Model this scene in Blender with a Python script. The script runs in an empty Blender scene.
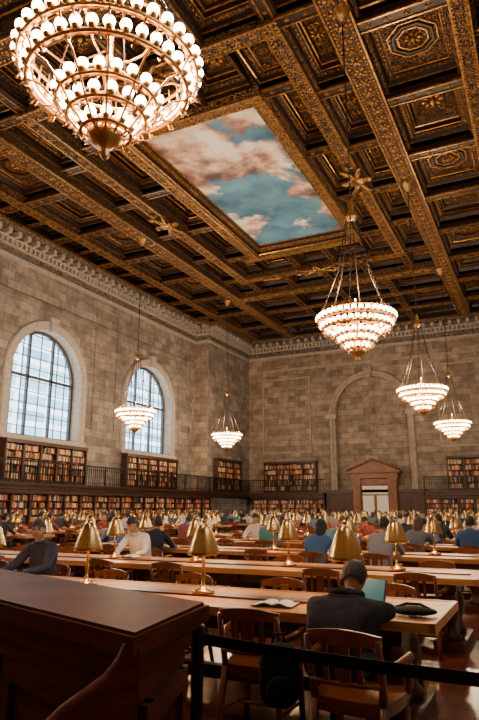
import bpy, math, random
from mathutils import Vector, Matrix
R = random.Random(7)
pi = math.pi
scene = bpy.context.scene

# ---------------------------------------------------------------- materials
def new_mat(name):
    m = bpy.data.materials.new(name); m.use_nodes = True
    nt = m.node_tree
    return m, nt, nt.nodes['Principled BSDF']
def rgba(c): return (c[0], c[1], c[2], 1)
def ramp(nt, stops, interp='LINEAR'):
    r = nt.nodes.new('ShaderNodeValToRGB'); cr = r.color_ramp; cr.interpolation = interp
    while len(cr.elements) < len(stops): cr.elements.new(0.5)
    for e, (p, c) in zip(cr.elements, stops):
        e.position = p; e.color = rgba(c)
    return r
def plain(name, col, rough=.5, metal=0., col2=None, nscale=5., bump=0., emit=None, estr=0., stretch=None, spec=None):
    m, nt, b = new_mat(name)
    b.inputs['Roughness'].default_value = rough
    b.inputs['Metallic'].default_value = metal
    if spec is not None: b.inputs['Specular IOR Level'].default_value = spec
    b.inputs['Base Color'].default_value = rgba(col)
    if col2 is not None or bump:
        tc = nt.nodes.new('ShaderNodeTexCoord'); mp = nt.nodes.new('ShaderNodeMapping')
        if stretch: mp.inputs['Scale'].default_value = stretch
        nz = nt.nodes.new('ShaderNodeTexNoise'); nz.inputs['Scale'].default_value = nscale
        nz.inputs['Detail'].default_value = 5
        nt.links.new(tc.outputs['Object'], mp.inputs[0]); nt.links.new(mp.outputs[0], nz.inputs['Vector'])
        if col2 is not None:
            r = ramp(nt, [(.3, col), (.7, col2)])
            nt.links.new(nz.outputs['Fac'], r.inputs[0]); nt.links.new(r.outputs[0], b.inputs['Base Color'])
        if bump:
            bp = nt.nodes.new('ShaderNodeBump'); bp.inputs['Strength'].default_value = bump
            bp.inputs['Distance'].default_value = .02
            nt.links.new(nz.outputs['Fac'], bp.inputs['Height']); nt.links.new(bp.outputs[0], b.inputs['Normal'])
    if emit:
        b.inputs['Emission Color'].default_value = rgba(emit); b.inputs['Emission Strength'].default_value = estr
    return m
def stone(name, axis, c1, c2, cm, bw=.95, rh=.46):
    m, nt, b = new_mat(name); N = nt.nodes.new; L = nt.links.new
    tc = N('ShaderNodeTexCoord'); sp = N('ShaderNodeSeparateXYZ'); cb = N('ShaderNodeCombineXYZ')
    L(tc.outputs['Object'], sp.inputs[0]); L(sp.outputs[axis], cb.inputs[0]); L(sp.outputs[2], cb.inputs[1])
    br = N('ShaderNodeTexBrick'); br.inputs['Scale'].default_value = 1
    br.inputs['Brick Width'].default_value = bw; br.inputs['Row Height'].default_value = rh
    br.inputs['Mortar Size'].default_value = .011; br.inputs['Mortar Smooth'].default_value = .3
    br.inputs['Color1'].default_value = rgba(c1); br.inputs['Color2'].default_value = rgba(c2); br.inputs['Mortar'].default_value = rgba(cm)
    L(cb.outputs[0], br.inputs['Vector'])
    nz = N('ShaderNodeTexNoise'); nz.inputs['Scale'].default_value = 1.6; nz.inputs['Detail'].default_value = 10
    nz.inputs['Roughness'].default_value = .65
    L(tc.outputs['Object'], nz.inputs['Vector'])
    r = ramp(nt, [(.3, (.48, .47, .47)), (.7, (1.3, 1.25, 1.18))])
    L(nz.outputs['Fac'], r.inputs[0])
    mx = N('ShaderNodeMixRGB'); mx.blend_type = 'MULTIPLY'; mx.inputs[0].default_value = 1
    L(br.outputs['Color'], mx.inputs[1]); L(r.outputs[0], mx.inputs[2]); L(mx.outputs[0], b.inputs['Base Color'])
    bp = N('ShaderNodeBump'); bp.inputs['Strength'].default_value = .5; bp.inputs['Distance'].default_value = .02; bp.invert = True
    L(br.outputs['Fac'], bp.inputs['Height']); L(bp.outputs[0], b.inputs['Normal'])
    b.inputs['Roughness'].default_value = .75
    return m
def ornament(name, dark, gold, scale, lo=.45, hi=.6, metal=.6):
    m, nt, b = new_mat(name); N = nt.nodes.new; L = nt.links.new
    tc = N('ShaderNodeTexCoord'); vo = N('ShaderNodeTexVoronoi'); vo.inputs['Scale'].default_value = scale
    vo.inputs['Randomness'].default_value = .55
    L(tc.outputs['Object'], vo.inputs['Vector'])
    nz = N('ShaderNodeTexNoise'); nz.inputs['Scale'].default_value = scale * 1.7; nz.inputs['Detail'].default_value = 3
    L(tc.outputs['Object'], nz.inputs['Vector'])
    mu = N('ShaderNodeMath'); mu.operation = 'MULTIPLY_ADD'; mu.inputs[1].default_value = 22
    L(vo.outputs['Distance'], mu.inputs[0])
    m2 = N('ShaderNodeMath'); m2.operation = 'MULTIPLY'; m2.inputs[1].default_value = 9; L(nz.outputs['Fac'], m2.inputs[0])
    L(m2.outputs[0], mu.inputs[2])
    sn = N('ShaderNodeMath'); sn.operation = 'SINE'; L(mu.outputs[0], sn.inputs[0])
    mr = N('ShaderNodeMapRange'); mr.inputs[1].default_value = -1; mr.inputs[2].default_value = 1; L(sn.outputs[0], mr.inputs[0])
    r = ramp(nt, [(lo, dark), (hi, gold)]); L(mr.outputs[0], r.inputs[0]); L(r.outputs[0], b.inputs['Base Color'])
    bp = N('ShaderNodeBump'); bp.inputs['Strength'].default_value = .8; bp.inputs['Distance'].default_value = .05
    L(mr.outputs[0], bp.inputs['Height']); L(bp.outputs[0], b.inputs['Normal'])
    b.inputs['Metallic'].default_value = metal * .5; b.inputs['Roughness'].default_value = .42
    return m
def island(name, stops, rough=.7):
    m, nt, b = new_mat(name)
    g = nt.nodes.new('ShaderNodeNewGeometry'); r = ramp(nt, stops, 'CONSTANT')
    nt.links.new(g.outputs['Random Per Island'], r.inputs[0]); nt.links.new(r.outputs[0], b.inputs['Base Color'])
    b.inputs['Roughness'].default_value = rough
    return m
def objrand(name, stops, rough=.8):
    m, nt, b = new_mat(name)
    g = nt.nodes.new('ShaderNodeObjectInfo'); r = ramp(nt, stops, 'CONSTANT')
    nt.links.new(g.outputs['Random'], r.inputs[0]); nt.links.new(r.outputs[0], b.inputs['Base Color'])
    b.inputs['Roughness'].default_value = rough
    return m

M = {}
M['stoneL'] = stone('limestone_side', 1, (.35, .295, .245), (.20, .167, .14), (.085, .07, .058))
M['stoneF'] = stone('limestone_end', 0, (.40, .315, .235), (.215, .165, .125), (.09, .068, .05))
M['trimstone'] = plain('carved_limestone', (.31, .26, .21), .7, 0, (.47, .40, .32), 6, .5)
M['archstone'] = plain('arch_limestone', (.27, .21, .155), .7, 0, (.42, .33, .25), 3, .5)
M['cornice'] = ornament('cornice_relief', (.06, .045, .033), (.26, .20, .14), 3.0, .3, .7, 0)
M['cdark'] = plain('ceiling_walnut', (.011, .004, .0022), .42, 0, (.028, .010, .0045), 3, .3)
M['corn'] = ornament('ceiling_carving', (.012, .0045, .0025), (.20, .09, .028), 2.6, .58, .82)
M['corn2'] = ornament('ceiling_fine_carving', (.012, .0045, .0025), (.32, .145, .042), 5.5, .62, .82)
M['corn3'] = ornament('gilded_frame_carving', (.05, .018, .006), (.55, .28, .085), 4.0, .3, .6, 1)
M['gold'] = plain('gilding', (.62, .33, .095), .32, .8, (.16, .065, .018), 7)
M['brass'] = plain('brass', (.60, .35, .12), .26, .92)
M['chbrass'] = plain('chandelier_bronze', (.50, .25, .075), .32, .85)
M['bronze'] = plain('dark_bronze', (.05, .03, .018), .4, .7)
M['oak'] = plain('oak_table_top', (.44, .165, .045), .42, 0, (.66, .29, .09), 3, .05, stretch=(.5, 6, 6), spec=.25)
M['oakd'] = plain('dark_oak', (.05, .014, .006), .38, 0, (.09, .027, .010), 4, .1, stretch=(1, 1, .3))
M['chair'] = plain('chair_oak', (.12, .032, .010), .34, 0, (.21, .058, .018), 6, 0, spec=.35)
M['walnut'] = plain('counter_mahogany', (.055, .010, .004), .5, 0, (.115, .024, .008), 3.2, .05, stretch=(.6, 1.0, 7), spec=.05)
M['case'] = plain('bookcase_wood', (.035, .011, .005), .45, 0, (.065, .022, .009), 3)
M['books'] = island('book_spines', [(0, (.28, .06, .03)), (.14, (.55, .37, .2)), (.26, (.08, .04, .025)), (.38, (.48, .18, .05)),
    (.5, (.04, .05, .08)), (.58, (.62, .46, .3)), (.7, (.34, .10, .04)), (.8, (.09, .08, .05)), (.88, (.66, .30, .1)), (.95, (.7, .6, .46))])
M['iron'] = plain('wrought_iron', (.012, .010, .009), .45, .5)
M['winframe'] = plain('window_bronze', (.05, .055, .06), .5, .3)
M['black'] = plain('black_fabric', (.008, .008, .009), .8, spec=.2)
M['skin'] = plain('skin', (.55, .32, .22), .55)
M['hair'] = objrand('hair', [(0, (.02, .013, .01)), (.45, (.06, .03, .015)), (.75, (.16, .1, .05)), (.9, (.35, .33, .31))], .7)
M['hairdk'] = plain('dark_hair', (.018, .011, .008), .6, 0, (.05, .032, .022), 60, .4)
M['hoodie'] = plain('charcoal_hoodie', (.022, .02, .023), .9, 0, (.045, .041, .046), 14, .3, spec=.2)
M['shirt'] = objrand('shirts', [(0, (.05, .12, .28)), (.12, (.6, .58, .55)), (.24, (.03, .03, .04)), (.46, (.14, .15, .17)),
    (.6, (.28, .06, .05)), (.68, (.08, .17, .28)), (.8, (.02, .025, .05)), (.94, (.1, .26, .25))])
M['blueshirt'] = plain('blue_grey_shirt', (.14, .20, .26), .85, 0, (.20, .27, .34), 12, .2)
M['whiteshirt'] = plain('white_shirt', (.68, .66, .62), .85)
M['greyshirt'] = plain('grey_shirt', (.30, .31, .32), .85)
M['pants'] = plain('dark_trousers', (.02, .025, .035), .9)
M['shoe'] = plain('shoes', (.03, .022, .018), .5)
M['eye'] = plain('eye', (.02, .015, .012), .2)
M['lip'] = plain('lip', (.42, .17, .13), .5)
M['mask'] = plain('face_mask', (.55, .62, .66), .8)
M['paper'] = plain('paper', (.70, .66, .58), .7)
M['laptop'] = plain('laptop_shell', (.10, .10, .11), .35, .6)
M['screen'] = plain('laptop_screen', (.02, .1, .12), .4, 0, emit=(.06, .32, .38), estr=.25)
M['doorwood'] = plain('door_wood', (.16, .05, .02), .4, 0, (.25, .09, .036), 3)
M['doorglass'] = plain('frosted_door_glass', (.78, .74, .62), .4)
def bulb(name, col, st):
    m = plain(name, (.9, .85, .7), .4, emit=col, estr=st)
    m.cycles.emission_sampling = 'NONE'
    return m
M['globe'] = bulb('lit_globe', (1, .70, .38), 28)
M['lampbulb'] = bulb('lit_desk_bulb', (1, .62, .28), 14)

# floor
m, nt, b = new_mat('tile_floor'); N = nt.nodes.new; L = nt.links.new
tc = N('ShaderNodeTexCoord')
def tiles(w, c1, c2, cm):
    br = N('ShaderNodeTexBrick'); br.offset = 0; br.inputs['Scale'].default_value = 1
    br.inputs['Brick Width'].default_value = w; br.inputs['Row Height'].default_value = w
    br.inputs['Mortar Size'].default_value = .012
    for k, c in (('Color1', c1), ('Color2', c2), ('Mortar', cm)): br.inputs[k].default_value = rgba(c)
    L(tc.outputs['Object'], br.inputs['Vector']); return br
t1 = tiles(.3, (.18, .036, .017), (.11, .024, .012), (.035, .015, .01))
t2 = tiles(.62, (.44, .42, .40), (.30, .285, .27), (.06, .05, .045))
sp = N('ShaderNodeSeparateXYZ'); L(tc.outputs['Object'], sp.inputs[0])
g1 = N('ShaderNodeMath'); g1.operation = 'GREATER_THAN'; g1.inputs[1].default_value = -.62; L(sp.outputs[0], g1.inputs[0])
ab = N('ShaderNodeMath'); ab.operation = 'ADD'; ab.inputs[1].default_value = 11.0; L(sp.outputs[0], ab.inputs[0])
aa = N('ShaderNodeMath'); aa.operation = 'ABSOLUTE'; L(ab.outputs[0], aa.inputs[0])
g2 = N('ShaderNodeMath'); g2.operation = 'LESS_THAN'; g2.inputs[1].default_value = 1.5; L(aa.outputs[0], g2.inputs[0])
gm = N('ShaderNodeMath'); gm.operation = 'MAXIMUM'; L(g1.outputs[0], gm.inputs[0]); L(g2.outputs[0], gm.inputs[1])
mx = N('ShaderNodeMixRGB'); L(gm.outputs[0], mx.inputs[0]); L(t1.outputs[0], mx.inputs[1]); L(t2.outputs[0], mx.inputs[2])
L(mx.outputs[0], b.inputs['Base Color']); b.inputs['Roughness'].default_value = .28; b.inputs['Specular IOR Level'].default_value = .35
M['floor'] = m

# mural : painted clouds
m, nt, b = new_mat('cloud_mural_paint'); N = nt.nodes.new; L = nt.links.new
tc = N('ShaderNodeTexCoord')
def noise(scale, detail, rough, dist, loc):
    mp = N('ShaderNodeMapping'); mp.inputs['Location'].default_value = loc; L(tc.outputs['Object'], mp.inputs[0])
    n_ = N('ShaderNodeTexNoise'); n_.inputs['Scale'].default_value = scale; n_.inputs['Detail'].default_value = detail
    n_.inputs['Roughness'].default_value = rough; n_.inputs['Distortion'].default_value = dist; L(mp.outputs[0], n_.inputs['Vector']); return n_
nA = noise(.30, 8, .55, .25, (3.2, 1.7, 0)); nB = noise(.6, 8, .52, .2, (9, 4, 1)); nC = noise(.30, 5, .5, .25, (3.7, 1.1, 0))
sky = ramp(nt, [(.3, (.03, .11, .19)), (.7, (.17, .40, .53))]); L(nB.outputs['Fac'], sky.inputs[0])
df = N('ShaderNodeMath'); df.operation = 'SUBTRACT'; L(nA.outputs['Fac'], df.inputs[0]); L(nC.outputs['Fac'], df.inputs[1])
sh = N('ShaderNodeMath'); sh.operation = 'MULTIPLY_ADD'; sh.inputs[1].default_value = 2.2; L(df.outputs[0], sh.inputs[0]); L(nB.outputs['Fac'], sh.inputs[2])
cl = ramp(nt, [(.28, (.12, .085, .085)), (.40, (.34, .19, .15)), (.50, (.62, .37, .25)), (.60, (.90, .68, .48)), (.72, (1, .93, .80))]); L(sh.outputs[0], cl.inputs[0])
mk = ramp(nt, [(.455, (0, 0, 0)), (.50, (1, 1, 1))]); L(nA.outputs['Fac'], mk.inputs[0])
mx = N('ShaderNodeMixRGB'); L(mk.outputs[0], mx.inputs[0]); L(sky.outputs[0], mx.inputs[1]); L(cl.outputs[0], mx.inputs[2])
L(mx.outputs[0], b.inputs['Base Color']); b.inputs['Roughness'].default_value = .8
M['mural'] = m

# window glass (clear thin pane)
m = bpy.data.materials.new('window_glass'); m.use_nodes = True; nt = m.node_tree; nt.nodes.clear()
o = nt.nodes.new('ShaderNodeOutputMaterial'); t = nt.nodes.new('ShaderNodeBsdfTransparent'); g = nt.nodes.new('ShaderNodeBsdfGlossy')
g.inputs['Roughness'].default_value = .05; x = nt.nodes.new('ShaderNodeMixShader'); x.inputs[0].default_value = .06
t.inputs[0].default_value = (.9, .96, 1, 1)
nt.links.new(t.outputs[0], x.inputs[1]); nt.links.new(g.outputs[0], x.inputs[2]); nt.links.new(x.outputs[0], o.inputs[0])
M['glass'] = m
# outside facade
m, nt, b = new_mat('office_facade'); N = nt.nodes.new; L = nt.links.new
tc = N('ShaderNodeTexCoord'); sp = N('ShaderNodeSeparateXYZ'); cb = N('ShaderNodeCombineXYZ')
L(tc.outputs['Object'], sp.inputs[0]); L(sp.outputs[1], cb.inputs[0]); L(sp.outputs[2], cb.inputs[1])
br = N('ShaderNodeTexBrick'); br.offset = 0; br.inputs['Scale'].default_value = 1; br.inputs['Brick Width'].default_value = 5.2
br.inputs['Row Height'].default_value = 1.9; br.inputs['Mortar Size'].default_value = .34
for k, c in (('Color1', (.20, .38, .48)), ('Color2', (.40, .58, .67)), ('Mortar', (.95, .96, .96))): br.inputs[k].default_value = rgba(c)
L(cb.outputs[0], br.inputs['Vector']); L(br.outputs[0], b.inputs['Base Color']); b.inputs['Roughness'].default_value = .6
M['facade'] = m

# ---------------------------------------------------------------- mesh builder
class MB:
    def __init__(s): s.v = []; s.f = []; s.m = []; s.sm = []; s.mats = []
    def mi(s, k):
        if k not in s.mats: s.mats.append(k)
        return s.mats.index(k)
    def add(s, vs, fs, mat, smooth=False):
        o = len(s.v); s.v += [tuple(v) for v in vs]; i = s.mi(mat)
        for f in fs: s.f.append(tuple(o + a for a in f)); s.m.append(i); s.sm.append(smooth)
    def box(s, x0, x1, y0, y1, z0, z1, mat):
        s.add([(x0,y0,z0),(x1,y0,z0),(x1,y1,z0),(x0,y1,z0),(x0,y0,z1),(x1,y0,z1),(x1,y1,z1),(x0,y1,z1)],
              [(0,3,2,1),(4,5,6,7),(0,1,5,4),(1,2,6,5),(2,3,7,6),(3,0,4,7)], mat)
    def obox(s, c, a, b_, d, mat):
        c, a, b_, d = map(Vector, (c, a, b_, d)); vs = []
        for k in (-1, 1):
            for (i, j) in ((-1,-1),(1,-1),(1,1),(-1,1)): vs.append(c + a*i + b_*j + d*k)
        s.add(vs, [(0,3,2,1),(4,5,6,7),(0,1,5,4),(1,2,6,5),(2,3,7,6),(3,0,4,7)], mat)
    def tube(s, pts, rad, n, mat, closed=False, smooth=True, flat=1.):
        pts = [Vector(p) for p in pts]; k = len(pts)
        if not isinstance(rad, (list, tuple)): rad = [rad]*k
        vs = []
        for i, p in enumerate(pts):
            if closed: t = pts[(i+1) % k] - pts[i-1]
            else: t = pts[min(i+1, k-1)] - pts[max(i-1, 0)]
            t.normalize(); up = Vector((0,0,1)) if abs(t.z) < .9 else Vector((0,1,0))
            a = t.cross(up).normalized(); b2 = a.cross(t)
            for j in range(n):
                th = 2*pi*j/n + pi/n
                vs.append(p + a*(math.cos(th)*rad[i]*flat) + b2*(math.sin(th)*rad[i]))
        fs = []
        for i in range(k if closed else k-1):
            i2 = (i+1) % k
            for j in range(n):
                fs.append((i*n+j, i*n+(j+1) % n, i2*n+(j+1) % n, i2*n+j))
        if not closed:
            fs.append(tuple(range(n-1, -1, -1))); fs.append(tuple((k-1)*n+j for j in range(n)))
        s.add(vs, fs, mat, smooth)
    def lathe(s, prof, n, c, mat, smooth=True):
        vs = []; fs = []
        for (r, z) in prof:
            for j in range(n):
                th = 2*pi*j/n; vs.append((c[0]+r*math.cos(th), c[1]+r*math.sin(th), c[2]+z))
        for i in range(len(prof)-1):
            for j in range(n): fs.append((i*n+j, i*n+(j+1) % n, (i+1)*n+(j+1) % n, (i+1)*n+j))
        s.add(vs, fs, mat, smooth)
    def sph(s, c, r, nu, nv, mat, mtx=None, fn=None, keep=None, smooth=True):
        if not isinstance(r, (tuple, list)): r = (r, r, r)
        vs = [(0,0,-1)]
        for i in range(1, nv):
            ph = -pi/2 + pi*i/nv
            for j in range(nu):
                th = 2*pi*j/nu; vs.append((math.cos(ph)*math.cos(th), math.cos(ph)*math.sin(th), math.sin(ph)))
        vs.append((0,0,1)); out = []
        for v in vs:
            p = Vector((v[0]*r[0], v[1]*r[1], v[2]*r[2]))
            if fn: p = Vector(fn(p))
            out.append(p)
        fs = []
        for j in range(nu): fs.append((0, 1+(j+1) % nu, 1+j))
        for i in range(nv-2):
            for j in range(nu):
                a = 1+i*nu; fs.append((a+j, a+(j+1) % nu, a+nu+(j+1) % nu, a+nu+j))
        a = 1+(nv-2)*nu
        for j in range(nu): fs.append((a+j, a+(j+1) % nu, len(vs)-1))
        if keep: fs = [f for f in fs if keep(sum((out[q] for q in f), Vector())/len(f))]
        c = Vector(c)
        out = [((mtx @ p) if mtx else p) + c for p in out]
        s.add(out, fs, mat, smooth)
    def prism(s, poly, z0, z1, mat):
        n = len(poly); vs = [(p[0], p[1], z0) for p in poly] + [(p[0], p[1], z1) for p in poly]
        fs = [tuple(range(n-1, -1, -1)), tuple(range(n, 2*n))] + [(i, (i+1) % n, n+(i+1) % n, n+i) for i in range(n)]
        s.add(vs, fs, mat)
    def mesh(s, name):
        me = bpy.data.meshes.new(name); me.from_pydata(s.v, [], s.f)
        for k in s.mats: me.materials.append(M[k])
        me.polygons.foreach_set('material_index', s.m); me.polygons.foreach_set('use_smooth', s.sm); me.update()
        return me
    def obj(s, name, parent=None, loc=(0,0,0), rz=0):
        return put(s.mesh(name), name, loc, rz, parent)
def put(me, name, loc=(0,0,0), rz=0, parent=None):
    o = bpy.data.objects.new(name, me); scene.collection.objects.link(o)
    o.location = loc; o.rotation_euler = (0, 0, rz)
    if parent: o.parent = parent
    return o
def empty(name, loc=(0,0,0)):
    o = bpy.data.objects.new(name, None); scene.collection.objects.link(o); o.location = loc; return o

# ---------------------------------------------------------------- dimensions
C = -11.0; XL = -23.4; XR = 1.4; YF = 47.0; YB = -5.0; ZC = 15.9; ZW = 16.2
toL = lambda u, d, z: (XL - d, u, z)
toR = lambda u, d, z: (XR + d, u, z)
toF = lambda u, d, z: (u, YF + d, z)
toB = lambda u, d, z: (u, YB - d, z)
def wbox(mb, to, u0, u1, d0, d1, z0, z1, mat):
    a = to(u0, d0, z0); b = to(u1, d1, z1)
    mb.box(min(a[0],b[0]), max(a[0],b[0]), min(a[1],b[1]), max(a[1],b[1]), min(a[2],b[2]), max(a[2],b[2]), mat)
def arched_wall(mb, to, u0, u1, z0, z1, ops, depth, mat, matr):
    def q(pts, m_): mb.add([to(*p) for p in pts], [tuple(range(len(pts)))], m_)
    cur = u0; n = 24
    for (c, r, sill, spr) in sorted(ops):
        q([(cur,0,z0),(c-r,0,z0),(c-r,0,z1),(cur,0,z1)], mat)
        if sill > z0: q([(c-r,0,z0),(c+r,0,z0),(c+r,0,sill),(c-r,0,sill)], mat)
        arc = [(c-r*math.cos(pi*i/n), spr+r*math.sin(pi*i/n)) for i in range(n+1)]
        for i in range(n):
            a, b2 = arc[i], arc[i+1]
            q([(a[0],0,a[1]),(b2[0],0,b2[1]),(b2[0],0,z1),(a[0],0,z1)], mat)
        out = [(c-r, sill)] + arc + [(c+r, sill)]
        for i in range(len(out)):
            a, b2 = out[i], out[(i+1) % len(out)]
            q([(a[0],0,a[1]),(b2[0],0,b2[1]),(b2[0],depth,b2[1]),(a[0],depth,a[1])], matr)
        cur = c+r
    q([(cur,0,z0),(u1,0,z0),(u1,0,z1),(cur,0,z1)], mat)
def arch_ring(mb, to, c, spr, sill, r0, r1, d, mat, key=True):
    n = 28
    def pt(r, i): return (c-r*math.cos(pi*i/n), spr+r*math.sin(pi*i/n))
    prof = [(r0, 0.), (r0, -d*.6), (r0+(r1-r0)*.35, -d*.6), (r0+(r1-r0)*.4, -d), (r1-.06, -d), (r1, -d*.5), (r1, 0.)]
    seq = [('s', -1)] + [('a', i) for i in range(n+1)] + [('s', 1)]
    vs = []
    for kind, i in seq:
        for (r, dd) in prof:
            if kind == 's': vs.append(to(c + i*r, dd, sill))
            else:
                p = pt(r, i); vs.append(to(p[0], dd, p[1]))
    k = len(prof); fs = []
    for a in range(len(seq)-1):
        for j in range(k-1): fs.append((a*k+j, a*k+j+1, (a+1)*k+j+1, (a+1)*k+j))
    mb.add(vs, fs, mat)
    if key:
        vs = [to(c-.22, -d-.12, spr+r0-.1), to(c+.22, -d-.12, spr+r0-.1), to(c+.34, -d-.12, spr+r1+.2), to(c-.34, -d-.12, spr+r1+.2),
              to(c-.22, 0, spr+r0-.1), to(c+.22, 0, spr+r0-.1), to(c+.34, 0, spr+r1+.2), to(c-.34, 0, spr+r1+.2)]
        mb.add(vs, [(0,1,2,3),(0,1,5,4),(1,2,6,5),(2,3,7,6),(3,0,4,7)], mat)

# ---------------------------------------------------------------- room shell
WC = [5.1, 14.7, 24.2, 33.8]
WR = 2.6; SILL = 5.05; SPR = 8.3
wl = MB(); arched_wall(wl, toL, YB, YF, 0, ZW, [(c, WR, SILL, SPR) for c in WC], .75, 'stoneL', 'trimstone')
for c in WC:
    arch_ring(wl, toL, c, SPR, SILL, WR, WR+.5, .14, 'trimstone')
    wbox(wl, toL, c-WR-.5, c+WR+.5, -.25, .7, SILL-.22, SILL, 'trimstone')
for c in [9.9, 19.45, 29.0, 38.2]:          # raised wall panels between windows
    w = 1.1 if c < 38 else .8
    for (a, b2, e, f) in [(c-w, c-w+.1, 6, 13.4), (c+w-.1, c+w, 6, 13.4), (c-w, c+w, 5.9, 6.0), (c-w, c+w, 13.4, 13.5)]:
        wbox(wl, toL, a, b2, -.06, .05, e, f, 'stoneL')
wbox(wl, toL, YB, 39.7, -.1, .05, 12.15, 12.3, 'stoneL')
wl.obj('wall_left')
wr = MB(); arched_wall(wr, toR, YB, YF, 0, ZW, [(c, WR, SILL, SPR) for c in WC], .75, 'stoneL', 'trimstone')
for c in WC: arch_ring(wr, toR, c, SPR, SILL, WR, WR+.5, .14, 'trimstone')
wr.obj('wall_right')
AC = -11.7; AR = 2.85; ASP = 8.8
wf = MB(); arched_wall(wf, toF, XL, XR, 0, ZW, [(AC, AR, 2.6, ASP)], .4, 'stoneF', 'archstone')
wf.add([toF(AC-AR-.1,.4,2.4), toF(AC+AR+.1,.4,2.4), toF(AC+AR+.1,.4,12.2), toF(AC-AR-.1,.4,12.2)], [(0,1,2,3)], 'stoneF')
arch_ring(wf, toF, AC, ASP, 2.6, AR, AR+.5, .22, 'archstone')
for sx in (-1, 1):
    wbox(wf, toF, AC+sx*(AR+.3)-.42, AC+sx*(AR+.3)+.42, -.3, 0, ASP-.35, ASP, 'trimstone')
for (a, b2) in [(-20.9, -16.6), (-6.6, -1.8)]:
    for (p, q_, e, f) in [(a, a+.14, 6, 12), (b2-.14, b2, 6, 12), (a, b2, 5.86, 6.0), (a, b2, 12, 12.14)]:
        wbox(wf, toF, p, q_, -.08, .05, e, f, 'archstone')
wbox(wf, toF, XL, XR, -.14, .05, 12.75, 12.95, 'archstone')
wf.obj('wall_far')
wb = MB(); arched_wall(wb, toB, XL, XR, 0, ZW, [], .4, 'stoneF', 'trimstone'); wb.obj('wall_near')
# corner piers
pr = MB(); PX = 1.2
pr.add([(XL,39.7,0),(XL+PX,39.7,0),(XL+PX,39.7,ZW),(XL,39.7,ZW)], [(0,1,2,3)], 'stoneF')
pr.add([(XL+PX,39.7,0),(XL+PX,YF,0),(XL+PX,YF,ZW),(XL+PX,39.7,ZW)], [(0,1,2,3)], 'stoneL')
pr.obj('wall_pier')
fl = MB(); fl.box(XL-.5, XR+.5, YB-.5, YF+.5, -.2, 0, 'floor'); fl.obj('floor')

# cornices
def cornice(to, u0, u1, name):
    mb = MB()
    wbox(mb, to, u0, u1, -.12, .02, 13.95, 14.15, 'trimstone')
    wbox(mb, to, u0, u1, -.06, .02, 14.15, 14.55, 'cornice')
    wbox(mb, to, u0, u1, -.18, .02, 14.55, 14.65, 'trimstone')
    wbox(mb, to, u0, u1, -.24, .02, 14.9, 15.0, 'trimstone')
    wbox(mb, to, u0, u1, -.62, .02, 15.32, 15.5, 'cornice')
    wbox(mb, to, u0, u1, -.72, .02, 15.5, 15.62, 'gold')
    wbox(mb, to, u0, u1, -.5, .02, 15.62, 16.0, 'cdark')
    u = u0+.1
    while u < u1-.1:
        wbox(mb, to, u, u+.17, -.24, 0, 14.66, 14.9, 'trimstone'); u += .32
    u = u0+.25
    while u < u1-.2:
        wbox(mb, to, u, u+.22, -.55, 0, 15.02, 15.3, 'trimstone'); u += .64
    mb.obj(name)
cornice(toL, YB, 39.7, 'trim_1')
cornice(toF, XL+PX, XR, 'trim_2')
cornice(lambda u, d, z: (XL+PX-d, u, z), 39.7, YF, 'trim_3')
cornice(lambda u, d, z: (u, 39.7+d, z), XL, XL+PX+.1, 'trim_4')
cornice(toR, YB, YF, 'trim_5')

# windows
def window(to, c, name):
    mb = MB(); d = .6; n = 28
    def ww(u0, u1, z0, z1, dd=.05): wbox(mb, to, u0, u1, d-dd, d+dd, z0, z1, 'winframe')
    r = WR
    pts = [to(c-r+.07, d, SILL)] + [to(c-(r-.07)*math.cos(pi*i/n), d, SPR+(r-.07)*math.sin(pi*i/n)) for i in range(n+1)] + [to(c+r-.07, d, SILL)]
    mb.tube(pts, .12, 4, 'winframe', smooth=False)
    ww(c-r, c+r, SILL, SILL+.16)
    ww(c-r, c+r, SPR-.08, SPR+.06, .08)
    for sx in (-1, 1):
        h = math.sqrt(r*r-.87**2); ww(c+sx*.87-.06, c+sx*.87+.06, SILL, SPR+h, .08)
    k = 8
    for i in range(1, k):
        u = -r+2*r*i/k
        if abs(u) > .3 and abs(abs(u)-.87) < .25: continue
        ww(c+u-.018, c+u+.018, SILL, SPR+math.sqrt(max(r*r-u*u, 0)), .03)
    z = SILL+.6
    while z < SPR+r-.2:
        hw = r if z < SPR else math.sqrt(r*r-(z-SPR)**2)
        ww(c-hw, c+hw, z-.018, z+.018, .03); z += .62
    pane = [to(c-r, d+.02, SILL)] + [to(c-r*math.cos(pi*i/n), d+.02, SPR+r*math.sin(pi*i/n)) for i in range(n+1)] + [to(c+r, d+.02, SILL)]
    mb.add(pane, [tuple(range(len(pane)))], 'glass')
    mb.obj(name)
i = 1
for c in WC:
    window(toL, c, 'window_%d' % i); i += 1
    window(toR, c, 'window_%d' % i); i += 1

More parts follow.
